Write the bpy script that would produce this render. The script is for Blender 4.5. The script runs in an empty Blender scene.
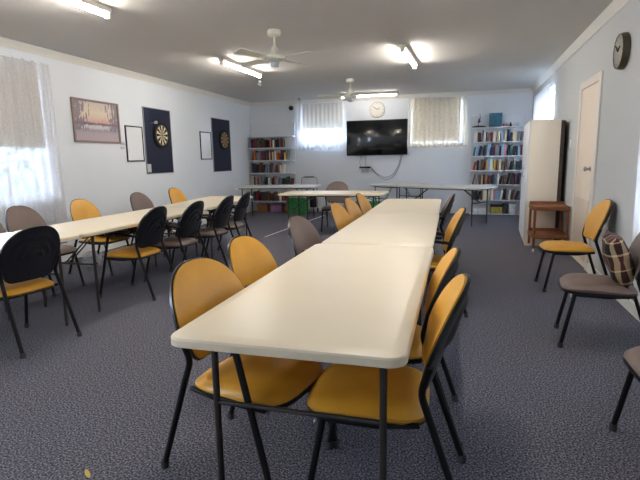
import bpy, bmesh, math, random
from mathutils import Vector, Matrix
S = bpy.context.scene
COL = S.collection
PI = math.pi
sin, cos = math.sin, math.cos

# ------------------------------------------------------------------ materials
def lin(c):
    return tuple(((v/255)/12.92 if v/255 <= .04045 else ((v/255+.055)/1.055)**2.4) for v in c)
MATS = {}
def mat(name, rgb, rough=.6, metal=0., var=0., vscale=8., bump=0., bscale=60., coat=0., spec=.5):
    if name in MATS: return MATS[name]
    m = bpy.data.materials.new(name); m.use_nodes = True
    nt = m.node_tree; b = nt.nodes['Principled BSDF']
    col = lin(rgb)
    b.inputs['Base Color'].default_value = (*col, 1)
    b.inputs['Roughness'].default_value = rough
    b.inputs['Metallic'].default_value = metal
    b.inputs['Coat Weight'].default_value = coat
    b.inputs['Specular IOR Level'].default_value = spec
    tc = nt.nodes.new('ShaderNodeTexCoord')
    if var:
        n = nt.nodes.new('ShaderNodeTexNoise'); n.inputs['Scale'].default_value = vscale; n.inputs['Detail'].default_value = 4
        nt.links.new(tc.outputs['Object'], n.inputs['Vector'])
        r = nt.nodes.new('ShaderNodeValToRGB')
        r.color_ramp.elements[0].position = .3; r.color_ramp.elements[1].position = .7
        r.color_ramp.elements[0].color = (*[v*(1-var) for v in col], 1)
        r.color_ramp.elements[1].color = (*[min(1, v*(1+var)) for v in col], 1)
        nt.links.new(n.outputs['Fac'], r.inputs['Fac']); nt.links.new(r.outputs['Color'], b.inputs['Base Color'])
    if bump:
        n2 = nt.nodes.new('ShaderNodeTexNoise'); n2.inputs['Scale'].default_value = bscale
        nt.links.new(tc.outputs['Object'], n2.inputs['Vector'])
        bp = nt.nodes.new('ShaderNodeBump'); bp.inputs['Strength'].default_value = bump; bp.inputs['Distance'].default_value = .01
        nt.links.new(n2.outputs['Fac'], bp.inputs['Height']); nt.links.new(bp.outputs['Normal'], b.inputs['Normal'])
    MATS[name] = m
    return m
def emis(name, rgb, strength):
    m = bpy.data.materials.new(name); m.use_nodes = True
    nt = m.node_tree; nt.nodes.clear()
    e = nt.nodes.new('ShaderNodeEmission'); e.inputs['Color'].default_value = (*lin(rgb), 1); e.inputs['Strength'].default_value = strength
    o = nt.nodes.new('ShaderNodeOutputMaterial'); nt.links.new(e.outputs[0], o.inputs[0])
    return m

def carpet_mat():
    m = bpy.data.materials.new('carpet'); m.use_nodes = True; nt = m.node_tree; b = nt.nodes['Principled BSDF']
    tc = nt.nodes.new('ShaderNodeTexCoord')
    n = nt.nodes.new('ShaderNodeTexNoise'); n.inputs['Scale'].default_value = 110; n.inputs['Detail'].default_value = 3; n.inputs['Roughness'].default_value = .7
    nt.links.new(tc.outputs['Object'], n.inputs['Vector'])
    r = nt.nodes.new('ShaderNodeValToRGB'); cr = r.color_ramp
    cr.elements[0].position = .38; cr.elements[0].color = (*lin((44, 44, 52)), 1)
    cr.elements[1].position = .64; cr.elements[1].color = (*lin((154, 153, 163)), 1)
    e = cr.elements.new(.5); e.color = (*lin((91, 90, 101)), 1)
    nt.links.new(n.outputs['Fac'], r.inputs['Fac'])
    nt.links.new(r.outputs['Color'], b.inputs['Base Color'])
    b.inputs['Roughness'].default_value = .95; b.inputs['Specular IOR Level'].default_value = .1
    bp = nt.nodes.new('ShaderNodeBump'); bp.inputs['Strength'].default_value = .5; bp.inputs['Distance'].default_value = .006
    nt.links.new(n.outputs['Fac'], bp.inputs['Height']); nt.links.new(bp.outputs['Normal'], b.inputs['Normal'])
    return m
def cloth_sheer(name, rgb, cover, scale=45., trans=.55, dev=.3):
    """lace / sheer fabric: woven threads with open gaps between them"""
    m = bpy.data.materials.new(name); m.use_nodes = True; nt = m.node_tree; nt.nodes.clear()
    o = nt.nodes.new('ShaderNodeOutputMaterial'); mx = nt.nodes.new('ShaderNodeMixShader')
    tr = nt.nodes.new('ShaderNodeBsdfTransparent'); mx2 = nt.nodes.new('ShaderNodeMixShader')
    df = nt.nodes.new('ShaderNodeBsdfDiffuse'); tl = nt.nodes.new('ShaderNodeBsdfTranslucent')
    df.inputs['Color'].default_value = (*lin(rgb), 1); tl.inputs['Color'].default_value = (*lin(rgb), 1)
    mx2.inputs[0].default_value = trans
    nt.links.new(df.outputs[0], mx2.inputs[1]); nt.links.new(tl.outputs[0], mx2.inputs[2])
    tc = nt.nodes.new('ShaderNodeTexCoord'); n = nt.nodes.new('ShaderNodeTexNoise')
    n.inputs['Scale'].default_value = scale; n.inputs['Detail'].default_value = 3
    nt.links.new(tc.outputs['Object'], n.inputs['Vector'])
    mr = nt.nodes.new('ShaderNodeMapRange'); mr.inputs[1].default_value = .38; mr.inputs[2].default_value = .62
    mr.inputs[3].default_value = max(0, cover-dev); mr.inputs[4].default_value = min(1, cover+dev)
    nt.links.new(n.outputs['Fac'], mr.inputs[0]); nt.links.new(mr.outputs[0], mx.inputs[0])
    nt.links.new(tr.outputs[0], mx.inputs[1]); nt.links.new(mx2.outputs[0], mx.inputs[2]); nt.links.new(mx.outputs[0], o.inputs[0])
    return m
def translucent(name, rgb, t):
    m = bpy.data.materials.new(name); m.use_nodes = True; nt = m.node_tree; nt.nodes.clear()
    o = nt.nodes.new('ShaderNodeOutputMaterial'); mx2 = nt.nodes.new('ShaderNodeMixShader')
    df = nt.nodes.new('ShaderNodeBsdfDiffuse'); tl = nt.nodes.new('ShaderNodeBsdfTranslucent')
    df.inputs['Color'].default_value = (*lin(rgb), 1); tl.inputs['Color'].default_value = (*lin(rgb), 1)
    mx2.inputs[0].default_value = t
    nt.links.new(df.outputs[0], mx2.inputs[1]); nt.links.new(tl.outputs[0], mx2.inputs[2]); nt.links.new(mx2.outputs[0], o.inputs[0])
    return m
def plaid_mat(name):
    m = bpy.data.materials.new(name); m.use_nodes = True; nt = m.node_tree; b = nt.nodes['Principled BSDF']
    tc = nt.nodes.new('ShaderNodeTexCoord'); sp = nt.nodes.new('ShaderNodeSeparateXYZ'); nt.links.new(tc.outputs['Object'], sp.inputs[0])
    ramps = []
    for ax, off in ((0, .03), (1, .055)):
        a = nt.nodes.new('ShaderNodeMath'); a.operation = 'ADD'; a.inputs[1].default_value = off; nt.links.new(sp.outputs[ax], a.inputs[0])
        d = nt.nodes.new('ShaderNodeMath'); d.operation = 'DIVIDE'; d.inputs[1].default_value = .19; nt.links.new(a.outputs[0], d.inputs[0])
        f = nt.nodes.new('ShaderNodeMath'); f.operation = 'FRACT'; nt.links.new(d.outputs[0], f.inputs[0])
        r = nt.nodes.new('ShaderNodeValToRGB'); cr = r.color_ramp; cr.interpolation = 'CONSTANT'
        cr.elements[0].position = 0; cr.elements[0].color = (*lin((70, 26, 28)), 1)
        cr.elements[1].position = .4; cr.elements[1].color = (*lin((196, 172, 132)), 1)
        for p, c in ((.47, (16, 16, 20)), (.86, (190, 164, 124)), (.91, (70, 26, 28))):
            e = cr.elements.new(p); e.color = (*lin(c), 1)
        nt.links.new(f.outputs[0], r.inputs[0]); ramps.append(r)
    mx = nt.nodes.new('ShaderNodeMix'); mx.data_type = 'RGBA'; mx.inputs[0].default_value = .5
    nt.links.new(ramps[0].outputs[0], mx.inputs[6]); nt.links.new(ramps[1].outputs[0], mx.inputs[7])
    nt.links.new(mx.outputs[2], b.inputs['Base Color']); b.inputs['Roughness'].default_value = .95
    return m
def wood_mat(name, c1, c2, scale=14., rough=.45):
    m = bpy.data.materials.new(name); m.use_nodes = True; nt = m.node_tree; b = nt.nodes['Principled BSDF']
    tc = nt.nodes.new('ShaderNodeTexCoord'); mp = nt.nodes.new('ShaderNodeMapping'); mp.inputs['Scale'].default_value = (1, 6, 6)
    n = nt.nodes.new('ShaderNodeTexNoise'); n.inputs['Scale'].default_value = scale; n.inputs['Detail'].default_value = 5
    r = nt.nodes.new('ShaderNodeValToRGB'); r.color_ramp.elements[0].position = .35; r.color_ramp.elements[1].position = .65
    r.color_ramp.elements[0].color = (*lin(c1), 1); r.color_ramp.elements[1].color = (*lin(c2), 1)
    nt.links.new(tc.outputs['Object'], mp.inputs[0]); nt.links.new(mp.outputs[0], n.inputs['Vector'])
    nt.links.new(n.outputs['Fac'], r.inputs[0]); nt.links.new(r.outputs[0], b.inputs['Base Color']); b.inputs['Roughness'].default_value = rough
    return m
def painting_mat():
    """dusk over a lake seen between tall dark trees; object x 0..1 across, z 0..1 up"""
    m = bpy.data.materials.new('landscape_print'); m.use_nodes = True; nt = m.node_tree; b = nt.nodes['Principled BSDF']
    L = nt.links.new
    tc = nt.nodes.new('ShaderNodeTexCoord'); sp = nt.nodes.new('ShaderNodeSeparateXYZ'); L(tc.outputs['Generated'], sp.inputs[0])
    nz = nt.nodes.new('ShaderNodeTexNoise'); nz.inputs['Scale'].default_value = 14; nz.inputs['Detail'].default_value = 6
    L(tc.outputs['Generated'], nz.inputs['Vector'])
    def M(op, a, c):
        n = nt.nodes.new('ShaderNodeMath'); n.operation = op
        for i, v in enumerate((a, c)):
            if isinstance(v, (int, float)): n.inputs[i].default_value = v
            elif v is not None: L(v, n.inputs[i])
        return n.outputs[0]
    y, z = sp.outputs[1], sp.outputs[2]
    zz = M('ADD', z, M('MULTIPLY', M('SUBTRACT', nz.outputs['Fac'], .5), .12))
    r = nt.nodes.new('ShaderNodeValToRGB'); cr = r.color_ramp
    cr.elements[0].position = 0; cr.elements[0].color = (*lin((176, 158, 164)), 1)
    cr.elements[1].position = 1; cr.elements[1].color = (*lin((198, 184, 172)), 1)
    for p, c in ((.2, (168, 156, 166)), (.27, (150, 140, 152)), (.33, (196, 188, 190)), (.39, (196, 188, 190)), (.42, (104, 96, 112)), (.46, (124, 112, 124)), (.48, (204, 156, 146)), (.6, (212, 188, 170)), (.72, (216, 200, 180))):
        e = cr.elements.new(p); e.color = (*lin(c), 1)
    L(zz, r.inputs[0])
    # tree masses towards both sides
    side = M('ABSOLUTE', M('SUBTRACT', y, .52), None)
    v1 = nt.nodes.new('ShaderNodeTexNoise'); v1.inputs['Scale'].default_value = 9; v1.inputs['Detail'].default_value = 5
    mp = nt.nodes.new('ShaderNodeMapping'); mp.inputs['Scale'].default_value = (1, 2.6, .45); L(tc.outputs['Generated'], mp.inputs[0]); L(mp.outputs[0], v1.inputs['Vector'])
    t = M('ADD', M('MULTIPLY', side, 1.35), M('MULTIPLY', M('SUBTRACT', v1.outputs['Fac'], .5), 1.7))
    up = M('GREATER_THAN', z, .27)
    mask = M('MULTIPLY', M('GREATER_THAN', t, .42), up)
    mx = nt.nodes.new('ShaderNodeMix'); mx.data_type = 'RGBA'; L(M('MULTIPLY', mask, .85), mx.inputs[0])
    L(r.outputs[0], mx.inputs[6]); mx.inputs[7].default_value = (*lin((122, 112, 126)), 1)
    L(mx.outputs[2], b.inputs['Base Color']); b.inputs['Roughness'].default_value = .6
    return m
def dartboard_mat(name, pale, dark):
    m = bpy.data.materials.new(name); m.use_nodes = True; nt = m.node_tree; b = nt.nodes['Principled BSDF']; L = nt.links.new
    tc = nt.nodes.new('ShaderNodeTexCoord'); sp = nt.nodes.new('ShaderNodeSeparateXYZ'); L(tc.outputs['Object'], sp.inputs[0])
    def M(op, a, c=None):
        n = nt.nodes.new('ShaderNodeMath'); n.operation = op
        for i, v in enumerate((a, c)):
            if isinstance(v, (int, float)): n.inputs[i].default_value = v
            elif v is not None: L(v, n.inputs[i])
        return n.outputs[0]
    x, y = sp.outputs[1], sp.outputs[2]
    rad = M('SQRT', M('ADD', M('MULTIPLY', x, x), M('MULTIPLY', y, y)))
    ang = M('DIVIDE', M('ADD', M('ARCTAN2', y, x), PI+PI/20), PI/5)
    seg = M('GREATER_THAN', M('FRACT', ang), .5)
    r0 = nt.nodes.new('ShaderNodeMix'); r0.data_type = 'RGBA'; L(seg, r0.inputs[0])
    r0.inputs[6].default_value = (*lin(dark), 1); r0.inputs[7].default_value = (*lin(pale), 1)
    ring = nt.nodes.new('ShaderNodeMix'); ring.data_type = 'RGBA'; L(seg, ring.inputs[0])
    ring.inputs[6].default_value = (*lin((150, 40, 36)), 1); ring.inputs[7].default_value = (*lin((40, 96, 60)), 1)
    inr = M('ADD', M('LESS_THAN', M('ABSOLUTE', M('SUBTRACT', rad, .103)), .004), M('LESS_THAN', M('ABSOLUTE', M('SUBTRACT', rad, .166)), .004))
    a = nt.nodes.new('ShaderNodeMix'); a.data_type = 'RGBA'; L(inr, a.inputs[0]); L(r0.outputs[2], a.inputs[6]); L(ring.outputs[2], a.inputs[7])
    c = nt.nodes.new('ShaderNodeMix'); c.data_type = 'RGBA'; L(M('GREATER_THAN', rad, .171), c.inputs[0]); L(a.outputs[2], c.inputs[6]); c.inputs[7].default_value = (*lin((20, 20, 20)), 1)
    d = nt.nodes.new('ShaderNodeMix'); d.data_type = 'RGBA'; L(M('LESS_THAN', rad, .016), d.inputs[0]); L(c.outputs[2], d.inputs[6]); d.inputs[7].default_value = (*lin((150, 40, 36)), 1)
    L(d.outputs[2], b.inputs['Base Color']); b.inputs['Roughness'].default_value = .9
    return m

# ------------------------------------------------------------------ mesh builder
class MB:
    def __init__(s): s.v = []; s.f = []; s.mi = []; s.m = 0
    def add(s, vs, fs):
        o = len(s.v); s.v += [tuple(v) for v in vs]; s.f += [tuple(i+o for i in f) for f in fs]; s.mi += [s.m]*len(fs); return s
    def box(s, x0, x1, y0, y1, z0, z1):
        if x0 > x1: x0, x1 = x1, x0
        if y0 > y1: y0, y1 = y1, y0
        if z0 > z1: z0, z1 = z1, z0
        v = [(x, y, z) for z in (z0, z1) for y in (y0, y1) for x in (x0, x1)]
        return s.add(v, [(0, 2, 3, 1), (4, 5, 7, 6), (0, 1, 5, 4), (2, 6, 7, 3), (0, 4, 6, 2), (1, 3, 7, 5)])
    def bbox(s, x0, x1, y0, y1, z0, z1, b):
        """box with chamfered edges"""
        bm = bmesh.new(); t = MB().box(x0, x1, y0, y1, z0, z1)
        vs = [bm.verts.new(v) for v in t.v]
        for f in t.f: bm.faces.new([vs[i] for i in f])
        bmesh.ops.bevel(bm, geom=list(bm.edges), offset=b, segments=2, profile=.5, affect='EDGES')
        bm.verts.index_update()
        s.add([v.co[:] for v in bm.verts], [[v.index for v in f.verts] for f in bm.faces]); bm.free(); return s
    def tube(s, pts, r, n=10, fillet=0., ry=None, closed=False):
        P = [Vector(p) for p in pts]
        if fillet:
            Q = [P[0]]
            for a, b, c in zip(P, P[1:], P[2:]):
                d1, d2 = (a-b), (c-b); f = min(fillet, d1.length*.45, d2.length*.45)
                p1 = b+d1.normalized()*f; p2 = b+d2.normalized()*f
                for k in range(5):
                    t = k/4; Q.append(p1*(1-t)**2+b*2*t*(1-t)+p2*t*t)
            Q.append(P[-1]); P = Q
        N = len(P); rings = []; u = None
        for i, p in enumerate(P):
            t = (P[min(i+1, N-1)]-P[max(i-1, 0)]).normalized()
            if u is None:
                u = t.orthogonal().normalized()
                if abs(t.x) < .9: u = (Vector((1, 0, 0))-t*t.x).normalized()
            else: u = (u-t*u.dot(t)).normalized()
            w = t.cross(u)
            rings.append([p+u*cos(2*PI*k/n)*r+w*sin(2*PI*k/n)*(ry or r) for k in range(n)])
        vs = [q for R_ in rings for q in R_]; fs = []
        for i in range(N-1):
            for k in range(n): fs.append((i*n+k, i*n+(k+1) % n, (i+1)*n+(k+1) % n, (i+1)*n+k))
        fs.append(tuple(range(n-1, -1, -1))); fs.append(tuple((N-1)*n+k for k in range(n)))
        return s.add(vs, fs)
    def lathe(s, prof, n=24, M=None):
        """prof: list of (r, z); revolved about z, capped"""
        vs = []; fs = []
        for r, z in prof: vs += [Vector((r*cos(2*PI*k/n), r*sin(2*PI*k/n), z)) for k in range(n)]
        for i in range(len(prof)-1):
            for k in range(n): fs.append((i*n+k, i*n+(k+1) % n, (i+1)*n+(k+1) % n, (i+1)*n+k))
        fs.append(tuple(range(n-1, -1, -1))); fs.append(tuple((len(prof)-1)*n+k for k in range(n)))
        if M is not None: vs = [M @ v for v in vs]
        return s.add(vs, fs)
    def prism(s, outline, rings, cap=True):
        """outline: (x,y) loop; rings: list of (inset-scale function args) (inset, z)"""
        n = len(outline); vs = []; fs = []
        for ins, z in rings:
            for i in range(n):
                a = Vector(outline[i-1]); b = Vector(outline[i]); c = Vector(outline[(i+1) % n])
                d = (c-a).normalized(); nr = Vector((-d.y, d.x))
                q = b+nr*ins; vs.append((q.x, q.y, z))
        for i in range(len(rings)-1):
            for k in range(n): fs.append((i*n+k, i*n+(k+1) % n, (i+1)*n+(k+1) % n, (i+1)*n+k))
        fs.append(tuple(range(n-1, -1, -1))); fs.append(tuple((len(rings)-1)*n+k for k in range(n)))
        return s.add(vs, fs)
    def polar(s, outline, c, fmap, front, back, rings=8, scale=1.):
        """closed lens between two offset surfaces over the same outline"""
        n = len(outline); C = Vector(c); vs = []; fs = []
        def grid(off):
            base = len(vs); vs.append(fmap(C.x, C.y, off(0, 0)))
            for j in range(1, rings+1):
                t = j/rings
                for i in range(n):
                    p = C+(Vector(outline[i])-C)*t*scale
                    vs.append(fmap(p.x, p.y, off(t, 2*PI*i/n)))
            return base
        a = grid(front); b = grid(back)
        for base, flip in ((a, False), (b, True)):
            for i in range(n):
                f = (base, base+1+i, base+1+(i+1) % n); fs.append(f[::-1] if flip else f)
            for j in range(rings-1):
                for i in range(n):
                    f = (base+1+j*n+i, base+1+(j+1)*n+i, base+1+(j+1)*n+(i+1) % n, base+1+j*n+(i+1) % n)
                    fs.append(f[::-1] if flip else f)
        ra = a+1+(rings-1)*n; rb = b+1+(rings-1)*n
        for i in range(n): fs.append((ra+i, rb+i, rb+(i+1) % n, ra+(i+1) % n))
        return s.add(vs, fs)
    def mesh(s, name, mats, ang=35):
        me = bpy.data.meshes.new(name); me.from_pydata([tuple(v) for v in s.v], [], s.f)
        if not isinstance(mats, (list, tuple)): mats = [mats]
        for m in mats: me.materials.append(m)
        if len(mats) > 1:
            for p, i in zip(me.polygons, s.mi): p.material_index = i
        bm = bmesh.new(); bm.from_mesh(me); bmesh.ops.recalc_face_normals(bm, faces=bm.faces); bm.to_mesh(me); bm.free()
        me.polygons.foreach_set('use_smooth', [True]*len(me.polygons))
        me.set_sharp_from_angle(angle=math.radians(ang)); me.update()
        return me
def obj(name, mb, m, parent=None, ang=35):
    me = mb if isinstance(mb, bpy.types.Mesh) else mb.mesh(name, m, ang)
    o = bpy.data.objects.new(name, me); COL.objects.link(o)
    if parent is not None: o.parent = parent
    return o
def tag(o, label, cat, group=None, kind=None):
    o['label'] = label; o['category'] = cat
    if group: o['group'] = group
    if kind: o['kind'] = kind
    return o
def thing(name, label, cat, loc=(0, 0, 0), rz=0., group=None):
    o = bpy.data.objects.new(name, None); COL.objects.link(o); o.empty_display_size = .1
    o.location = loc; o.rotation_euler = (0, 0, rz)
    return tag(o, label, cat, group)
def solo(name, mb, m, label, cat, loc=(0, 0, 0), rz=0., group=None, kind=None, ang=35):
    o = obj(name, mb, m, None, ang); o.location = loc; o.rotation_euler = (0, 0, rz)
    return tag(o, label, cat, group, kind)
def struct(name, mb, m, parent=None, loc=(0, 0, 0), rz=0., label=None, cat=None):
    o = obj(name, mb, m, parent)
    if parent is None:
        o.location = loc; o.rotation_euler = (0, 0, rz); o['kind'] = 'structure'
        if label: tag(o, label, cat)
    return o
def copy_tree(o, parent=None, loc=None, rz=None, label=None):
    kids = list(o.children)
    c = o.copy(); COL.objects.link(c)
    if parent is not None: c.parent = parent
    if loc is not None: c.location = loc
    if rz is not None: c.rotation_euler = (0, 0, rz)
    if label: c['label'] = label
    for k in kids: copy_tree(k, c)
    return c

# ------------------------------------------------------------------ palette
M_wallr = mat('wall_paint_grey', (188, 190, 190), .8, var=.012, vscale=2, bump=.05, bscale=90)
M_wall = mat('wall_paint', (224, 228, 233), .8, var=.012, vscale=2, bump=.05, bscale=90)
M_ceil = mat('ceiling_paint', (206, 203, 198), .9, var=.01, vscale=1.5)
M_trim = mat('cream_trim', (222, 219, 212), .5)
M_skirt = mat('white_skirting', (226, 224, 218), .5)
M_door = mat('beige_door', (230, 214, 196), .5, var=.015, vscale=3)
M_case = mat('beige_casing', (218, 210, 200), .5)
M_carpet = carpet_mat()
M_yel = mat('mustard_vinyl', (212, 154, 46), .42, var=.06, vscale=9, bump=.06, bscale=160)
M_brn = mat('taupe_vinyl', (110, 92, 84), .42, var=.06, vscale=9, bump=.06, bscale=160)
M_blk = mat('black_frame', (14, 14, 16), .45, spec=.3)
M_shell = mat('black_plastic_shell', (14, 17, 24), .33, spec=.5)
M_chrome = mat('chrome', (170, 170, 175), .3, metal=1)
M_cream = mat('cream_tabletop', (224, 210, 184), .34, var=.02, vscale=3)
M_greytop = mat('pale_grey_tabletop', (208, 206, 200), .38, var=.015, vscale=3)
M_tleg = mat('dark_brown_steel', (46, 40, 38), .4)
M_white = mat('white_metal', (224, 226, 230), .45)
M_wplas = mat('white_plastic', (228, 228, 224), .45)
M_fan = mat('cream_fan', (222, 220, 204), .45)
M_lace = cloth_sheer('white_sheer', (236, 238, 242), .82, 150., .16, .08)
M_lace_d = cloth_sheer('dense_white_sheer', (216, 215, 216), .74, 60., .14, .05)
M_lace_s = cloth_sheer('close_white_sheer', (234, 236, 240), .93, 90., .06, .03)
M_lace2 = cloth_sheer('cream_lace', (230, 220, 202), .78, 70., .15, .15)
M_blind = translucent('beige_blind', (200, 187, 168), .03)
M_blind2 = translucent('warm_beige_blind', (222, 210, 190), .04)
M_navy = mat('navy_felt', (27, 33, 56), .85, var=.06, vscale=40)
M_alu = mat('grey_aluminium', (150, 152, 158), .4, metal=.6)
M_wb = mat('whiteboard', (228, 230, 232), .2)
M_cab = mat('cream_cabinet', (242, 231, 212), .55, var=.012, vscale=2)
M_cabw = mat('white_cabinet_door', (222, 224, 226), .5)
M_shadow = mat('dark_brown_shadow', (66, 50, 42), .6)  # solid colour standing in for the cupboard's shadow
M_teak = wood_mat('teak_wood', (112, 66, 36), (142, 88, 50))
M_screen = mat('tv_screen', (9, 11, 15), .16, coat=.3)
M_black = mat('black_plastic', (16, 16, 18), .4)
M_rubber = mat('grey_rubber', (60, 60, 62), .8)
M_plaid = plaid_mat('plaid_cloth')
M_glass = bpy.data.materials.new('window_glass'); M_glass.use_nodes = True
_nt = M_glass.node_tree; _nt.nodes.clear()
_o = _nt.nodes.new('ShaderNodeOutputMaterial'); _mx = _nt.nodes.new('ShaderNodeMixShader'); _mx.inputs[0].default_value = .06
_tr = _nt.nodes.new('ShaderNodeBsdfTransparent'); _gl = _nt.nodes.new('ShaderNodeBsdfGlossy'); _gl.inputs['Roughness'].default_value = .02
_nt.links.new(_tr.outputs[0], _mx.inputs[1]); _nt.links.new(_gl.outputs[0], _mx.inputs[2]); _nt.links.new(_mx.outputs[0], _o.inputs[0])

# ------------------------------------------------------------------ room
LX, BW, FY, CZ = -5.07, 11.6, -2.2, 2.73
RA = math.atan(.0175)
RX0 = 1.567-11.6*.0175
def RX(y): return RX0+.0175*y
W = .2
def wall_boxes(mb, lo, hi, holes, put):
    """wall along one axis from lo to hi with rectangular openings (a0,a1,z0,z1)"""
    a = lo
    for h0, h1, z0, z1 in sorted(holes):
        put(mb, a, h0, 0, CZ+.1); put(mb, h0, h1, 0, z0); put(mb, h0, h1, z1, CZ+.1); a = h1
    put(mb, a, hi, 0, CZ+.1)
    return mb
struct('floor', MB().box(LX-W, 2.2, FY-W, BW+W, -.1, 0), M_carpet)
struct('ceiling', MB().box(LX-W, 2.2, FY-W, BW+W, CZ, CZ+.1), M_ceil)
win_left = (2.55, 5.12, .86, 2.5)
win_left_unseen = (-1.2, .7, .86, 2.5)  # unseen window, added to light the near end from the left
win_b1 = (-3.72, -2.62, 1.74, 2.6)
win_b2 = (-1.04, .14, 1.62, 2.6)
win_r3 = (8.87, 10.6, 1.05, 2.44)
win_r4 = (3.1, 4.15, .8, 2.35)
struct('wall_left', wall_boxes(MB(), FY-W, BW+W, [win_left, win_left_unseen], lambda m, a, b, z0, z1: m.box(LX-W, LX, a, b, z0, z1)), M_wall)
struct('wall_back', wall_boxes(MB(), LX-W, 2.1, [win_b1, win_b2], lambda m, a, b, z0, z1: m.box(a, b, BW, BW+W, z0, z1)), M_wall)
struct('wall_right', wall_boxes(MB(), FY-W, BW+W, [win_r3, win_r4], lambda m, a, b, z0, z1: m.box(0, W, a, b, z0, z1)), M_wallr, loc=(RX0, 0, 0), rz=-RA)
struct('wall_front', wall_boxes(MB(), LX-W, 1.9, [], lambda m, a, b, z0, z1: m.box(a, b, FY-W, FY, z0, z1)), M_wall)
# skirtings and cornices
struct('baseboard_left', MB().box(LX, LX+.018, FY, BW, 0, .1), M_skirt)
struct('baseboard_back', MB().box(LX, 1.56, BW-.018, BW, 0, .1), M_skirt)
DY0, DY1, DZ = 5.98, 6.76, 2.08
b = MB(); b.box(-.018, 0, FY, DY0-.11, 0, .1); b.box(-.018, 0, DY1+.11, BW-.03, 0, .1)
struct('baseboard_right', b, M_skirt, loc=(RX0, 0, 0), rz=-RA)
def cornice(mb, put):
    prof = [(0, -.085), (.012, -.085), (.018, -.06), (.05, -.03), (.062, -.012), (.07, -.01), (.07, 0), (0, 0)]
    return put(mb, prof)
def extr(mb, prof, a, b, fn):
    n = len(prof); vs = [fn(d, a, z) for d, z in prof]+[fn(d, b, z) for d, z in prof]
    fs = [(k, (k+1) % n, n+(k+1) % n, n+k) for k in range(n)]+[tuple(range(n-1, -1, -1)), tuple(range(n, 2*n))]
    return mb.add(vs, fs)
CP = [(0, -.085), (.012, -.085), (.018, -.06), (.05, -.03), (.062, -.012), (.07, -.01), (.07, 0), (0, 0)]
struct('trim_1', extr(MB(), CP, FY, BW, lambda d, a, z: (LX+d, a, CZ+z)), M_trim)
struct('trim_2', extr(MB(), CP, LX, 1.56, lambda d, a, z: (a, BW-d, CZ+z)), M_trim)
struct('trim_3', extr(MB(), CP, FY, BW, lambda d, a, z: (-d, a, CZ+z)), M_trim, loc=(RX0, 0, 0), rz=-RA)

# windows: frame of mullions and glass in each opening
def window(n, hole, put, loc=(0, 0, 0), rz=0., div=2):
    a0, a1, z0, z1 = hole; f = .05
    mb = MB()
    for q in ((a0, a1, z0, z0+f), (a0, a1, z1-f, z1), (a0, a0+f, z0+f, z1-f), (a1-f, a1, z0+f, z1-f)): put(mb, q[0], q[1], .09, .14, q[2], q[3])
    for k in range(1, div):
        c = a0+(a1-a0)*k/div; put(mb, c-.025, c+.025, .09, .14, z0+f, z1-f)
    o = struct('window_%d' % n, mb, M_white, loc=loc, rz=rz)
    g = MB(); put(g, a0+f, a1-f, .113, .118, z0+f, z1-f); obj('glass', g, M_glass, o)
    return o
pL = lambda m, a, b, d0, d1, z0, z1: m.box(LX-d0, LX-d1, a, b, z0, z1)
pB = lambda m, a, b, d0, d1, z0, z1: m.box(a, b, BW+d0, BW+d1, z0, z1)
pR = lambda m, a, b, d0, d1, z0, z1: m.box(d0, d1, a, b, z0, z1)
pF = lambda m, a, b, d0, d1, z0, z1: m.box(a, b, FY-d0, FY-d1, z0, z1)
RW = dict(loc=(RX0, 0, 0), rz=-RA)
window(1, win_left, pL, div=3); window(2, win_b1, pB); window(3, win_b2, pB); window(4, win_r3, pR, **RW)
window(5, win_r4, pR, div=2, **RW); window(6, win_left_unseen, pL, div=3)

# door in the right wall
DY0, DY1, DZ = 5.98, 6.76, 2.08
d = struct('door_1', MB().bbox(-.012, -.002, DY0+.004, DY1-.004, .008, DZ-.004, .003), M_door, **RW)
fr = MB()
for a, b2, z0, z1 in ((DY0-.11, DY0, 0, DZ+.09), (DY1, DY1+.09, 0, DZ+.09), (DY0, DY1, DZ, DZ+.09)): fr.bbox(-.02, 0, a, b2, z0, z1, .006)
obj('door_frame', fr, M_case, d)
obj('lower_panel', MB().bbox(-.016, -.0115, DY0+.05, DY1-.05, .08, .78, .002), mat('darker_beige', (205, 190, 172), .45), d)  # thin panel in slightly darker beige over the lower door
kn = MB(); T = Matrix.Translation((-.012, DY0+.09, 1.14)) @ Matrix.Rotation(-PI/2, 4, 'Y')
kn.lathe([(.026, 0), (.026, .006), (.012, .012), (.011, .035), (.024, .045), (.028, .058), (.02, .07)], 18, T)
obj('door_handle', kn, M_chrome, d)
sw = thing('light_switch', 'small white light switch plate on wall beside the beige door', 'switch', (RX(7.29), 7.29, 1.45), -RA)
obj('plate', MB().bbox(-.01, 0, -.035, .035, -.058, .058, .003), M_wplas, sw)
obj('rocker', MB().bbox(-.016, -.01, -.012, .012, -.02, .02, .002), M_white, sw)

# ------------------------------------------------------------------ curtains and blinds
def curtain_mesh(a0, a1, z0, z1, folds, amp, fn, seed=1, flare=.0):
    R = random.Random(seed); mb = MB(); nx = folds*8; nz = 14; ph = [R.uniform(-.5, .5) for _ in range(folds+1)]
    vs = []
    for j in range(nz+1):
        t = j/nz; z = z1+(z0-z1)*t
        for i in range(nx+1):
            s = i/nx; k = min(int(s*folds), folds-1)
            d = amp*(.35+.65*t)*sin(2*PI*s*folds+ph[k]*.6*sin(PI*((s*folds) % 1)))+.01*sin(7*s+3*t)
            a = a0+(a1-a0)*s+flare*t*(s-.5)*2
            zz = z-(.012*sin(2*PI*s*folds*.5+1) if j == nz else 0)
            vs.append(fn(a, d, zz))
    fs = [(j*(nx+1)+i, j*(nx+1)+i+1, (j+1)*(nx+1)+i+1, (j+1)*(nx+1)+i) for j in range(nz) for i in range(nx)]
    return mb.add(vs, fs)
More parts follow.
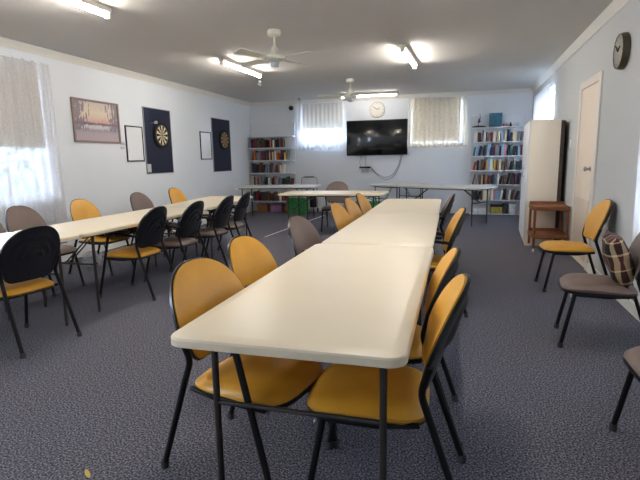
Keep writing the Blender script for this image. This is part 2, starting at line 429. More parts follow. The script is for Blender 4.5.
def blind(name, label, a0, a1, z0, z1, fn, m):
    """roller tube at the top, hanging cloth, bottom bar"""
    t = thing(name, label, 'blind')
    rl = MB(); p0 = fn(a0, 0, z1); p1 = fn(a1, 0, z1); rl.tube([p0, p1], .02, 12); obj('roller', rl, M_wplas, t)
    c = MB(); vs = []; fs = []
    for j in range(9):
        for i in range(13): vs.append(fn(a0+.01+(a1-a0-.02)*i/12, .02+.003*sin(i*1.3), z1+(z0-z1)*j/8))
    fs = [(j*13+i, j*13+i+1, (j+1)*13+i+1, (j+1)*13+i) for j in range(8) for i in range(12)]
    obj('blind_cloth', c.add(vs, fs), m, t)
    obj('bottom_bar', MB().tube([fn(a0+.01, .02, z0), fn(a1-.01, .02, z0)], .009, 8), M_wplas, t)
    return t
fL = lambda a, d, z: (LX+.085+d, a, z)
fLb = lambda a, d, z: (LX+.022+d*.3, a, z)
fB = lambda a, d, z: (a, BW-.075-d, z)
fBb = lambda a, d, z: (a, BW+.04-d, z)
fR = lambda a, d, z: (RX(a)-.075-d, a, z)
def curtain(label, a0, a1, z0, z1, folds, amp, fn, m, seed, flare=0., rod=True):
    t = thing('curtain', label, 'curtain')
    obj('curtain_cloth', curtain_mesh(a0, a1, z0, z1, folds, amp, fn, seed, flare), m, t, 180)
    if rod: obj('curtain_rod', MB().tube([fn(a0-.04, 0, z1-.01), fn(a1+.04, 0, z1-.01)], .009, 8), M_white, t)
    return t
curtain('floor-length white sheer curtain over the big window in the left wall', 2.45, 5.17, .58, 2.54, 20, .04, fL, M_lace_d, 3, .06)
blind('roller_blind', 'beige roller blind half drawn behind the long sheer curtain', 2.5, 5.06, 1.51, 2.462, fLb, M_blind)
curtain('white sheer curtain on the back window beside the corner bookcase', -3.82, -2.58, 1.53, 2.645, 12, .022, fB, M_lace, 5, .03)
blind('roller_blind', 'cream roller blind with a bright gap of daylight beneath it, back wall', -3.69, -2.64, 2.03, 2.585, fBb, M_blind2)
curtain('cream lace curtain on the back window to the right of the television', -1.08, .19, 1.53, 2.645, 12, .022, fB, M_lace2, 7, .03)
blind('roller_blind', 'cream roller blind fully lowered behind the cream lace curtain', -1.01, .09, 1.66, 2.585, fBb, M_blind2)
curtain('white sheer curtain glowing above and behind the tall cupboard', 8.82, 10.68, .95, 2.46, 14, .022, fR, M_lace_s, 9)
curtain('white sheer curtain at the right picture edge behind the chair with the cushion', 3.0, 4.3, .62, 2.4, 10, .024, fR, M_lace_s, 11)

# ------------------------------------------------------------------ outdoors (seen through the sheers) with added fence and roof
struct('ground', MB().box(-40, 40, -40, 50, -.62, -.6), mat('pale_paving', (88, 96, 100), .9, var=.2, vscale=1.5), label=None)
def shrub(x, y, rx, ry, h, seed, label):
    R = random.Random(seed); t = thing('shrub', label, 'shrub', (x, y, -.6), 0, 'shrubs outside the window')
    mb = MB()
    for _ in range(1500):
        th = R.uniform(0, 2*PI); ph = math.acos(R.uniform(-1, 1)); rr = R.uniform(.75, 1.0)
        p = Vector((rx*rr*sin(ph)*cos(th), ry*rr*sin(ph)*sin(th), h/2+h/2*rr*cos(ph)))
        u = Vector((R.uniform(-1, 1), R.uniform(-1, 1), R.uniform(-1, 1))).normalized(); w = u.orthogonal().normalized(); s = R.uniform(.05, .11)
        mb.add([p-u*s, p+w*s*.45, p+u*s, p-w*s*.45], [(0, 1, 2, 3)])
    obj('foliage', mb, mat('shrub_leaf', (112, 132, 104), .6, var=.35, vscale=5), t, 180)
    obj('trunk', MB().tube([(0, 0, 0), (.03, 0, h*.3), (0, .04, h*.6)], .05, 8), mat('bark', (90, 70, 54), .9), t)
fc = thing('added_fence', 'added blue-grey sheet metal fence cutting the sky behind the window sheer', 'fence', (-11.5, 5, -.6))  # added to keep bright sky from showing through the sheer
mb = MB()
for k in range(60): y_ = -12+.4*k; mb.bbox(-.02, .02, y_, y_+.39, 0, 2.5, .012)
obj('added_fence_sheets', mb, mat('added_fence_steel', (96, 110, 130), .6), fc)
for z_ in (.3, 2.2): obj('added_fence_rail', MB().bbox(.02, .06, -12, 12, z_, z_+.06, .004), mat('added_fence_steel', (96, 110, 130), .6), fc)
shrub(-8.2, 5.6, .9, .8, 2.7, 1, 'leafy green shrub outside the left wall window')
shrub(-8.6, 7.6, 1.0, 1., 3.1, 2, 'leafy green shrub outside the left wall window')

struct('added_roof_1', MB().box(LX-3.2, LX-W, -4, 9.5, 2.72, 2.78), mat('added_roof_boards', (176, 170, 160), .8))  # added cover that shades the left window from the sky
for k, y_ in enumerate((-1., 2.2, 9.2)):
    struct('added_roof_post_%d' % (k+1), MB().bbox(LX-3.1, LX-3., y_-.05, y_+.05, -.6, 2.72, .006), M_white)  # posts under the added cover
# ------------------------------------------------------------------ chairs
def back_outline():
    P = []
    for k in range(5):                                    # lower right rounded corner
        a = -PI/2+PI/2*k/4; P.append((.132+.055*cos(a), .055+.055*sin(a)))
    n = 26
    for k in range(n+1):
        a = PI*k/n; c, s_ = cos(a), sin(a)
        P.append((math.copysign(abs(c)**.84, c)*.232, .145+.245*abs(s_)**.9))
    for k in range(5):
        a = PI+PI/2*k/4; P.append((-.132+.055*cos(a), .055+.055*sin(a)))
    for k in range(1, 4): P.append((-.132+.264*k/4, 0))
    return P
BO = back_outline()
def seat_outline(s=1.):
    P = []
    for k in range(40):
        a = 2*PI*k/40; c, q = cos(a), sin(a)
        e = .52 if q > 0 else .42
        P.append((math.copysign(abs(c)**e, c)*.222*s*(1 if q > 0 else .97), math.copysign(abs(q)**e, q)*.228*s))
    return P
SO = seat_outline()
def back_map(u, v, off):
    curve = .042*(u/.22)**2
    return (u, -.222-.125*(v/.36)+curve+off*.947-.02*max(0, v-.2)*0, .487+.376*(v/.375)+off*.32)
def ridge(t, th):
    r = 0.
    for c in (.22, .46, .7): r += math.exp(-((t-c)/.045)**2)
    return r*(1 if .15 < (th/(2*PI)) < .75 else .0)
CH_MESH = {}
def chair_meshes():
    D = CH_MESH
    D['back_pad'] = MB().polar(BO, (0, .16), back_map, lambda t, th: .014+.02*(1-t**4), lambda t, th: -.002, 8, .965)
    D['back_shell'] = MB().polar(BO, (0, .16), back_map, lambda t, th: -.003 if t < .93 else .006, lambda t, th: -.014*(1-t**8*.5)-.011*ridge(t, th), 18, 1.0)
    D['seat'] = MB().polar(SO, (0, 0), lambda u, v, o: (u, v, .403+o-(.022*max(0, v/.228)**4 if o > .004 else 0)-.012*max(0, -v/.228)), lambda t, th: .03+.022*(1-t**4)-(.012 if t > .99 else 0), lambda t, th: 0, 9)
    D['seat_pan'] = MB().polar(seat_outline(1.0), (0, 0), lambda u, v, o: (u, v, .403+o), lambda t, th: 0, lambda t, th: -.026 if t < .9 else -.02, 6)
    fr = MB()
    for s in (-1, 1): fr.tube([(s*.19, .15, .375), (s*.2, -.05, .375), (s*.204, -.2, .395)], .011, 8)
    fr.tube([(-.19, .14, .372), (.19, .14, .372)], .011, 8); fr.tube([(-.2, -.16, .384), (.2, -.16, .384)], .011, 8)
    D['seat_frame'] = fr
    for s in (-1, 1):
        D['rear%d' % s] = MB().tube([(s*.222, -.37, .012), (s*.206, -.225, .44), (s*.2, -.2, .51), (s*.224, -.228, .62)], .0135, 10, .06)
        D['foot_r%d' % s] = MB().lathe([(.017, 0), (.018, .02), (.016, .035)], 10, Matrix.Translation((s*.222, -.368, 0)))
        D['front%d' % s] = MB().tube([(s*.2, .215, .012), (s*.19, .145, .378)], .0135, 10)
        D['foot_f%d' % s] = MB().lathe([(.017, 0), (.018, .02), (.016, .035)], 10, Matrix.Translation((s*.2, .213, 0)))
        D['afront%d' % s] = MB().tube([(s*.245, .225, .012), (s*.245, .06, .648), (s*.222, -.24, .61)], .0135, 10, .06)
        D['foot_a%d' % s] = MB().lathe([(.017, 0), (.018, .02), (.016, .035)], 10, Matrix.Translation((s*.245, .223, 0)))
        D['arm%d' % s] = MB().bbox(s*.245-.024, s*.245+.024, -.16, .08, .65, .672, .009)
        D['link%d' % s] = MB().tube([(s*.208+.01*cos(a), .17, .372+.01*sin(a)) for a in [2*PI*k/10 for k in range(11)]], .0035, 6)
    for k in list(D): D[k] = D[k].mesh(k, MAT_FOR(k), 50)
def MAT_FOR(k):
    if k == 'back_pad' or k == 'seat': return M_yel
    if k == 'back_shell' or k == 'seat_pan' or k.startswith('arm'): return M_shell
    if k.startswith('foot'): return M_rubber
    if k.startswith('link'): return M_chrome
    return M_blk
chair_meshes()
for k in ('back_pad', 'seat'):
    CH_MESH[k+'_b'] = CH_MESH[k].copy(); CH_MESH[k+'_b'].materials[0] = M_brn
PROTO = {}
def chair(x, y, head, colour, arms, label, group):
    """head: direction the sitter faces, degrees from +Y counter-clockwise"""
    key = (colour, arms); rz = math.radians(head)
    if key in PROTO:
        c = copy_tree(PROTO[key], None, (x, y, 0), rz, label); c['group'] = group
        return c
    D = CH_MESH; t = thing('stacking_chair' if not arms else 'armchair', label, 'chair', (x, y, 0), rz, group)
    sfx = '_b' if colour == 'brown' else ''
    obj('seat', D['seat'+sfx], None, t); obj('seat_pan', D['seat_pan'], None, t)
    obj('back_pad', D['back_pad'+sfx], None, t); obj('back_shell', D['back_shell'], None, t)
    obj('seat_frame', D['seat_frame'], None, t)
    for s in (-1, 1):
        l = obj('leg', D['rear%d' % s], None, t); obj('rubber_foot', D['foot_r%d' % s], None, l)
        l = obj('leg', D[('afront%d' if arms else 'front%d') % s], None, t); obj('rubber_foot', D[('foot_a%d' if arms else 'foot_f%d') % s], None, l)
        if arms: obj('armrest', D['arm%d' % s], None, t)
        obj('link_ring', D['link%d' % s], None, t)
    PROTO[key] = t
    return t
GL, GR = 'chairs along the window side of the long cream table', 'chairs along the door side of the long cream table'
GB, GA = 'chairs between the wall and the second table row', 'chairs along the inner side of the second table row'
GW = 'chairs standing along the right wall'
chair(-.765, 1.76, -103, 'yellow', True, 'mustard armchair at the near window-side corner of the long cream table', GL)
chair(-.83, 2.42, -97, 'yellow', True, 'mustard armchair second from the near end, window side of the long table', GL)
chair(-.83, 3.4, -98, 'brown', True, 'only brown chair pushed up to the window side of the long cream table', GL)
chair(-.80, 4.52, -96, 'yellow', False, 'mustard chair just beyond the brown one, window side of the long table', GL)
chair(-.80, 5.12, -95, 'yellow', False, 'mustard chair second from the far end, window side of the long table', GL)
chair(-.80, 5.78, -95, 'yellow', False, 'mustard chair at the far end of the window side of the long table', GL)
chair(-.3, 1.74, 92, 'yellow', False, 'mustard chair at the near door-side corner of the long cream table', GR)
chair(-.33, 2.28, 92, 'yellow', False, 'mustard chair second from the near end, door side of the long table', GR)
chair(-.27, 4.15, 95, 'yellow', True, 'mustard armchair pulled out on the door side, third along the long table', GR)
chair(-.36, 5.8, 93, 'brown', True, 'brown chair at the far end of the door side of the long table', GR)
chair(-3.13, 2.7, 81, 'yellow', False, 'black-backed chair with mustard seat, nearest of the inner row, no armrests', GA)
chair(-3.1, 4.04, 90, 'yellow', True, 'black-backed armchair with mustard seat, second along the inner row', GA)
chair(-3.03, 4.66, 90, 'brown', True, 'black-backed armchair with brown seat next to the mustard-seated armchair', GA)
chair(-3.02, 5.4, 92, 'brown', True, 'black-backed armchair with brown seat, third of the armchairs in the inner row', GA)
chair(-3.08, 6.05, 96, 'brown', True, 'black-backed armchair with brown seat at the far end of the inner row', GA)
chair(-4.03, 3.42, -92, 'brown', False, 'brown chair cut off by the photo edge under the sheer curtain', GB)
chair(-4.03, 3.93, -90, 'brown', False, 'brown chair in front of the tall sheer curtain, wholly in view', GB)
chair(-4.03, 4.78, -90, 'yellow', False, 'mustard chair beside the window edge with a plaid cushion on its seat', GB)
chair(-4.05, 5.9, -92, 'brown', False, 'brown chair below the whiteboard between two mustard chairs', GB)
chair(-4.15, 7.0, -90, 'yellow', False, 'mustard chair below the nearer dartboard, farthest along the wall side', GB)
chair(-2.13, 8.55, 182, 'brown', False, 'brown chair behind the pale table in front of the television', 'chairs at the back of the hall')
chair(1.06, 5.1, 92, 'yellow', False, 'mustard chair against the right wall beside the door', GW)
chair(.96, 3.62, 83, 'brown', False, 'brown chair against the right wall with a plaid cushion on it', GW)
chair(.97, 2.2, 90, 'brown', False, 'brown chair mostly cut off at the bottom right, only seat edge showing', GW)

def cushion(name, label, loc, rot, sx, sy, h):
    mb = MB(); n = 14; vs = []; fs = []
    for side in (1, -1):
        for j in range(n+1):
            for i in range(n+1):
                u, v = 2*i/n-1, 2*j/n-1
                e = max(0, (1-u**4)*(1-v**4))**.5
                pin = 1-.07*(1-abs(u))*(abs(v)**6); pin2 = 1-.07*(1-abs(v))*(abs(u)**6)
                vs.append((u*sx/2*pin2, v*sy/2*pin, side*h/2*e+.006*sin(5*u+3*v)*e))
    q = (n+1)**2
    for k in (0, q):
        for j in range(n):
            for i in range(n):
                f = (k+j*(n+1)+i, k+j*(n+1)+i+1, k+(j+1)*(n+1)+i+1, k+(j+1)*(n+1)+i); fs.append(f if k == 0 else f[::-1])
    mb.add(vs, fs); me = mb.mesh(name, M_plaid, 180)
    bm = bmesh.new(); bm.from_mesh(me); bmesh.ops.remove_doubles(bm, verts=bm.verts, dist=.0005); bmesh.ops.recalc_face_normals(bm, faces=bm.faces); bm.to_mesh(me); bm.free()
    o = bpy.data.objects.new(name, me); COL.objects.link(o); o.location = loc; o.rotation_euler = rot
    tag(o, label, 'cushion', 'plaid cushions')
    return o
cushion('cushion', 'maroon, black and cream plaid cushion leaning on a brown chair at the right wall', (1.075, 3.62, .6), (0, math.radians(-106), -.12), .34, .37, .14)
cushion('cushion', 'plaid cushion lying flat on a mustard chair seat under the table', (-3.86, 4.78, .52), (0, math.radians(-3), .2), .44, .44, .15)

# ------------------------------------------------------------------ tables
def rrect(L, Wd, r, k=6):
    P = []
    for cx, cy, a0 in ((Wd/2-r, -L/2+r, -PI/2), (Wd/2-r, L/2-r, 0), (-Wd/2+r, L/2-r, PI/2), (-Wd/2+r, -L/2+r, PI)):
        for i in range(k+1):
            a = a0+PI/2*i/k; P.append((cx+r*cos(a), cy+r*sin(a)))
    return P
TL, TW, TH = 1.826, .76, .735
def table_meshes():
    D = {}
    D['tabletop'] = MB().prism(rrect(TL, TW, .055), [(.012, .693), (0, .699), (0, .722), (.005, .7285), (.04, .735), (.05, .735)]).mesh('tabletop', M_cream, 25)
    D['tabletop_g'] = D['tabletop'].copy(); D['tabletop_g'].materials[0] = M_greytop
    for e in (-1, 1):
        ye = e*(TL/2-.17)
        for s in (-1, 1): D['leg%d%d' % (e, s)] = MB().tube([(s*.295, ye, 0), (s*.295, ye, .694)], .0125, 10).mesh('leg', M_tleg)
        D['crossbar%d' % e] = MB().tube([(-.295, ye, .425), (.295, ye, .425)], .0095, 8).tube([(-.295, ye, .68), (.295, ye, .68)], .0125, 8).mesh('crossbar', M_tleg)
        D['brace%d' % e] = MB().tube([(-.02, ye, .425), (-.02, ye-e*.38, .69)], .007, 8).tube([(.02, ye, .425), (.02, ye-e*.38, .69)], .007, 8).mesh('brace', M_tleg)
    D['rail'] = MB().box(-.3, -.28, -TL/2+.08, TL/2-.08, .672, .693).box(.28, .3, -TL/2+.08, TL/2-.08, .672, .693).mesh('under_rail', M_tleg)
    return D
TM = table_meshes()
TP = {}
def table(x, y, ang, kind, label, group):
    rz = math.radians(ang)
    if kind in TP:
        c = copy_tree(TP[kind], None, (x, y, 0), rz, label); c['group'] = group; return c
    t = thing('folding_table', label, 'table', (x, y, 0), rz, group)
    obj('tabletop', TM['tabletop' if kind == 'cream' else 'tabletop_g'], None, t)
    for e in (-1, 1):
        for s in (-1, 1): obj('leg', TM['leg%d%d' % (e, s)], None, t)
        obj('crossbar', TM['crossbar%d' % e], None, t); obj('brace', TM['brace%d' % e], None, t)
    obj('under_rail', TM['rail'], None, t)
    TP[kind] = t
    return t
G1, G2, G3 = 'tables joined end to end down the middle', 'tables joined in the window-side row', 'tables at the back of the hall'
_t = table(-.517, 1.31+TL/2, 0, 'cream', 'cream folding table nearest the camera, first of the long middle run', G1)
table(-.518, 3.14+TL/2, .5, 'cream', 'cream folding table in the middle of the long central run of three', G1)
table(-.545, 4.972+TL/2, .9, 'cream', 'cream folding table at the far end of the long central run', G1)
table(-3.312, 1.385+TL/2, 0, 'cream', 'cream folding table at the photo edge, nearest of the window-side row', G2)
_m = table(-3.312, 4.275, 0, 'cream', 'cream folding table in the middle of the window-side row', G2)
table(-3.43, 5.36+TL/2, 6.5, 'cream', 'cream folding table turned slightly at the far end of the window-side row', G2)
table(-2.03, 8.12, 90, 'cream', 'pale folding table crosswise in front of the television wall', G3)
table(-3.83, 10.16, 93, 'grey', 'pale grey folding table in front of the corner bookcase', G3)
_a = math.radians(30); _u = Vector((-cos(_a), sin(_a))); _n = Vector((sin(_a), cos(_a)))
_o1 = Vector((.31, 9.38))-_u*.17-_n*.08
_c = _o1+_u*TL/2+_n*TW/2
table(_c.x, _c.y, 90-30, 'grey', 'pale grey folding table angled in front of the bookcase by the cupboard', G3)
_c2 = _c-_n*TW/2+_u*(TL/2+.385)+_n*.55
_q = table(_c2.x, _c2.y, -30, 'grey', 'short pale grey table end beside the angled table, below the television', G3); _q.scale = (1, .6, 1)

for ch in list(_t.children):
    if ch.name.startswith('brace'): bpy.data.objects.remove(ch)
_m.scale = (1, 1.155, 1)                    # a longer model in the second row
_t.scale = (1.04, 1, 1)                     # the nearest table is a slightly wider model

# ------------------------------------------------------------------ bookcases and books
def shelving(name, label, x0, x1, y0, y1, zs, ztop):
    t = thing(name, label, 'bookcase', ((x0+x1)/2, y1, 0))
    cx = (x0+x1)/2; w = (x1-x0)/2; d = y0-y1
    for s in (-1, 1): obj('upright', MB().bbox(s*(w-.012)-.012, s*(w-.012)+.012, -.03, 0, 0, ztop, .002), M_white, t)
    for z in zs: obj('shelf', MB().bbox(-w, w, d, -.001, z-.022, z, .003), M_white, t)
    obj('top_rail', MB().tube([(-w+.012, -.015, ztop-.008), (w-.012, -.015, ztop-.008)], .007, 8).tube([(0, -.015, zs[0]), (0, -.015, ztop-.008)], .005, 8), M_white, t)
    return t
ZL = [1.885, 1.605, 1.295, .985, .66, .28]
ZR = [1.93, 1.612, 1.308, .992, .68, .335, .03]
shelving('bookcase', 'open white metal bookcase full of books in the window-side back corner', -5.04, -3.87, 11.33, 11.58, ZL, 2.22)
shelving('bookcase', 'open white metal bookcase full of books beside the tall cream cupboard', .32, 1.46, 11.32, 11.58, ZR, 2.2)
BC = [('black', (24, 24, 28)), ('dark blue', (34, 46, 92)), ('red', (156, 34, 34)), ('white', (226, 224, 218)), ('brown', (98, 62, 40)), ('grey', (122, 124, 130)),
      ('orange', (206, 108, 44)), ('dark green', (36, 70, 52)), ('pale blue', (140, 172, 206)), ('cream', (224, 206, 168)), ('maroon', (92, 30, 42)), ('teal', (42, 108, 118)), ('yellow', (222, 182, 52)), ('pink', (204, 140, 146))]
BMAT = {n: mat('book_'+n.replace(' ', '_'), c, .55, var=.1, vscale=30) for n, c in BC}
M_page = mat('book_pages', (226, 218, 200), .9)
ORD = ['zero', 'first', 'second', 'third', 'fourth', 'fifth', 'sixth', 'seventh', 'eighth', 'ninth', 'tenth', 'eleventh', 'twelfth', 'thirteenth', 'fourteenth', 'fifteenth', 'sixteenth', 'seventeenth', 'eighteenth',
       'nineteenth', 'twentieth', 'twenty-first', 'twenty-second', 'twenty-third', 'twenty-fourth', 'twenty-fifth', 'twenty-sixth', 'twenty-seventh', 'twenty-eighth', 'twenty-ninth', 'thirtieth']
def book_mesh(w, d, h, m):
    mb = MB(); c = .002
    mb.bbox(-w/2, w/2, 0, c*1.6, 0, h, .0006)                     # spine faces -y
    mb.box(-w/2, -w/2+c, c, d, 0, h); mb.box(w/2-c, w/2, c, d, 0, h)
    mb.m = 1; mb.box(-w/2+c, w/2-c, c*1.6, d-.004, .003, h-.003)
    return mb.mesh('book', [m, M_page])
def books(x0, x1, yf, z, hmax, seed, shelf_i, where, group, weights=None, n_max=24, gaps=()):
    R = random.Random(seed); x = x0; i = 0
    names = [n for n, _ in BC]
    lean = 0
    while x < x1-.05 and i < n_max:
        w = R.uniform(.028, .056); h = min(hmax, R.uniform(.185, .255)); dp = R.uniform(.13, .17)
        if any(a <= i < b for a, b in gaps) and R.random() < .5: x += .05
        n = R.choices(names, weights)[0] if weights else R.choice(names)
        i += 1
        a = R.choice((0, 0, 0, 0, .12, .2)) if lean == 0 else 0
        o = obj('book', book_mesh(w, dp, h, BMAT[n]), None)
        if a:                                        # a leaning book takes more room
            o.rotation_euler = (0, a, 0); o.location = (x+w/2*cos(a), yf+R.uniform(.0, .015), z+w/2*sin(a)+.001); x += w*cos(a)+h*sin(a)*1.0+.004
        else:
            o.location = (x+w/2, yf+R.uniform(0, .02), z+.0005); x += w+R.uniform(.0005, .003)
        tag(o, '%s book, %s from the near-left end, %s shelf from the top, %s' % (n, ORD[i], ORD[shelf_i], where), 'book', group)
wl = [5, 2, 1.6, 2.5, 4, 3, 1.2, 1.5, 1.4, 3, 2.4, .5, .5, 1]
wr = [4, 3, 1.2, 5, 2, 4, 1, 1.5, 2.4, 2.4, 1.6, .8, 1, 1.5]
for k, (z, hm) in enumerate(((1.605, .235), (1.295, .26), (.985, .26), (.66, .26), (.28, .26))):
    books(-4.97, -3.92-(.18 if k in (0, 2) else .02), 11.345, z, hm, 10+k, k+2, 'corner bookcase', 'books on the corner bookcase', wl, 24, ((8, 9), (16, 17)))
for k, (z, hm) in enumerate(((1.612, .26), (1.308, .25), (.992, .26), (.68, .26), (.335, .26))):
    books(.36, 1.42, 11.335, z, hm, 40+k, k+2, 'cupboard-side bookcase', 'books on the bookcase by the cupboard', wr, 26)
# things on top of the bookcase by the cupboard
ob = thing('ornament', 'small dark ornament with a thin upright on a flat base, top of bookcase', 'ornament', (.47, 11.44, 1.93))
obj('base', MB().lathe([(.15, 0), (.155, .012), (.13, .03), (.04, .04)], 20), M_black, ob)
obj('stem', MB().tube([(-.02, 0, .035), (-.01, 0, .12), (.02, 0, .2), (.015, 0, .3)], .008, 8), M_black, ob)
obj('figure', MB().lathe([(.01, .09), (.03, .12), (.024, .16), (.012, .19), (.004, .2)], 12), mat('slate_figure', (58, 62, 76), .5), ob)
tb = thing('picture_book', 'large teal picture book standing upright on top of the bookcase', 'book', (.81, 11.42, 1.93))
obj('cover', MB().bbox(-.135, .135, 0, .004, 0, .3, .002).bbox(-.135, .135, .022, .026, 0, .3, .002).box(-.135, -.131, 0, .026, 0, .3), mat('teal_cover', (34, 98, 122), .4, var=.3, vscale=14), tb)
obj('pages', MB().box(-.131, .128, .004, .022, .004, .296), M_page, tb)
for x, c, s, lb in ((.98, (150, 70, 90), .5, 'small maroon trinket next to the teal book'), (1.04, (170, 150, 140), .7, 'small pale trinket near the teal book'), (1.12, (30, 30, 34), .8, 'small black trinket on top of the bookcase'),
                    (1.2, (206, 206, 210), .9, 'small white trinket on top of the bookcase'), (1.27, (190, 196, 206), .8, 'small grey-white trinket nearest the cupboard')):
    t = thing('trinket', lb, 'ornament', (x, 11.42, 1.93), 0, 'trinkets on top of the bookcase')
    mm = mat('trinket_%d' % c[0], c, .4)
    obj('body', MB().lathe([(.028, 0), (.03, .02*s), (.022, .06*s), (.014, .08*s)], 14), mm, t)
    obj('top', MB().lathe([(.004, .078*s), (.017, .088*s), (.018, .1*s), (.006, .115*s)], 12), mm, t)
# boxes standing under and on the lowest shelves
def carton(name, label, x0, x1, y0, y1, z, h, rgb, rz=0., group=None, lid=None):
    t = thing(name, label, 'box', ((x0+x1)/2, (y0+y1)/2, z), rz, group); w, d = (x1-x0)/2, (y1-y0)/2
    m = mat('carton_%d_%d_%d' % rgb, rgb, .7, var=.22, vscale=18)
    obj('body', MB().bbox(-w, w, -d, d, 0, h, .004), m, t)
    obj('lid', MB().bbox(-w-.004, w+.004, -d-.004, d+.004, h*.78, h+.004, .004), mat('carton_lid_%d_%d_%d' % (lid or rgb), lid or rgb, .7, var=.15, vscale=18), t)
    return t
GX = 'boxes under the corner bookcase'
carton('carton', 'orange box on the carpet under the corner bookcase, nearest the side wall', -4.86, -4.58, 11.32, 11.54, 0, .2, (176, 116, 60), 0, GX, (150, 112, 90))
carton('carton', 'pink and mauve patterned box under the middle of the corner bookcase', -4.5, -4.2, 11.34, 11.54, 0, .21, (178, 132, 168), 0, GX, (130, 92, 130))
carton('carton', 'orange box under the corner bookcase next to the green bag', -4.12, -3.92, 11.32, 11.54, 0, .19, (190, 116, 42), 0, GX, (90, 66, 44))
GY = 'boxes on the lowest shelf by the cupboard'
carton('carton', 'long white box on the lowest shelf by the cupboard', .38, .7, 11.34, 11.54, .03, .13, (226, 226, 228), 0, GY)
carton('carton', 'yellow and black box on the lowest shelf by the cupboard', .78, 1.02, 11.34, 11.54, .03, .19, (176, 160, 74), 0, GY, (34, 34, 30))
carton('carton', 'dark box beside the yellow one on the lowest shelf', 1.04, 1.14, 11.34, 11.54, .03, .22, (40, 38, 42), 0, GY)
carton('carton', 'pale grey box on the lowest shelf nearest the cupboard', 1.16, 1.3, 11.34, 11.54, .03, .22, (196, 200, 204), 0, GY)

# ------------------------------------------------------------------ green shopping bags, cart, tape on the carpet
def tote(label, x, y, w, d, h, rz):
    t = thing('shopping_bag', label, 'bag', (x, y, 0), rz, 'green shopping bags')
    mg = mat('green_fabric', (56, 142, 70), .75, var=.28, vscale=11, bump=.4, bscale=14)
    mb = MB(); n = 8; vs = []; fs = []
    loop = rrect(d, w, .03, 3); m_ = len(loop)
    for j in range(n+1):
        z = h*j/n; k = 1+.04*sin(PI*j/n)
        vs += [(px*k+.006*sin(9*z+i), py*k+.006*cos(11*z+2*i), z+(.015*sin(i*.8) if j == n else 0)) for i, (px, py) in enumerate(loop)]
    vs += [(px*.94, py*.9, h*.86) for px, py in loop]
    for j in range(n+1):
        for i in range(m_): fs.append((j*m_+i, j*m_+(i+1) % m_, (j+1)*m_+(i+1) % m_, (j+1)*m_+i))
    fs.append(tuple(range(m_-1, -1, -1))); fs.append(tuple((n+1)*m_+i for i in range(m_)))
    obj('bag_body', mb.add(vs, fs), mg, t, 60)
    for s in (-1, 1):
        obj('handle', MB().tube([(-w*.22, s*d*.49, h*.9), (-w*.2, s*d*.5, h+.05), (0, s*d*.46, h+.09), (w*.2, s*d*.5, h+.05), (w*.22, s*d*.49, h*.9)], .008, 8, .04), mat('dark_green_webbing', (24, 84, 42), .8), t)
tote('green fabric shopping bag on the carpet below the pale crosswise table', -3.72, 11.17, .48, .24, .37, .05)
tote('green fabric shopping bag behind the mustard chairs under the television', -1.78, 10.25, .6, .3, .38, -.08)
ct = thing('folding_cart', 'folded shopping cart with dark tubular handle beside the corner bookcase', 'cart', (-3.5, 11.47, 0), 0)
obj('handle_frame', MB().tube([(-.2, 0, .06), (-.2, .02, .87), (.2, .02, .87), (.2, 0, .06)], .011, 8, .08), M_alu, ct)
obj('grip', MB().tube([(-.12, .02, .87), (.12, .02, .87)], .015, 10), M_black, ct)
obj('base_plate', MB().bbox(-.2, .2, -.12, .03, .045, .06, .004), M_alu, ct)
obj('cargo_bag', MB().bbox(.02, .19, -.06, .0, .12, .5, .02), M_black, ct)
for s in (-1, 1): obj('wheel', MB().lathe([(.02, -.012), (.05, -.012), (.055, 0), (.05, .012), (.02, .012)], 18, Matrix.Translation((s*.215, 0, .055)) @ Matrix.Rotation(PI/2, 4, 'Y')), M_rubber, ct)
tp = MB(); _p0, _p1 = Vector((-3.12, 7.56)), Vector((-2.94, 10.8)); _d = (_p1-_p0).normalized(); _q = Vector((-_d.y, _d.x))*.012
tp.add([(*(_p0+_q), .0005), (*(_p0-_q), .0005), (*(_p1-_q), .0005), (*(_p1+_q), .0005), (*(_p0+_q), .003), (*(_p0-_q), .003), (*(_p1-_q), .003), (*(_p1+_q), .003)],
       [(3, 2, 1, 0), (4, 5, 6, 7), (0, 1, 5, 4), (1, 2, 6, 5), (2, 3, 7, 6), (3, 0, 4, 7)])
solo('floor_tape', tp, mat('white_tape', (222, 224, 226), .6), 'thin white tape line stuck along the carpet beside the crosswise table', 'tape')
lf = MB()
for i in range(7):
    t = i/6; w = .008*sin(PI*min(1, t*1.02))+.002
    lf.v += [(-.03+.06*t, -w, .004+.006*sin(t*5)), (-.03+.06*t, 0, .009+.006*sin(t*5)), (-.03+.06*t, w, .005+.004*cos(t*4))]
lf.f = [(3*i+j, 3*i+3+j, 3*i+4+j, 3*i+1+j) for i in range(6) for j in range(2)]; lf.mi = [0]*len(lf.f)
solo('dry_leaf', lf, mat('yellow_leaf', (206, 178, 92), .8), 'tiny dry yellow leaf lying on the carpet in the foreground', 'leaf', (-1.466, 1.5, 0), -.6, ang=180)
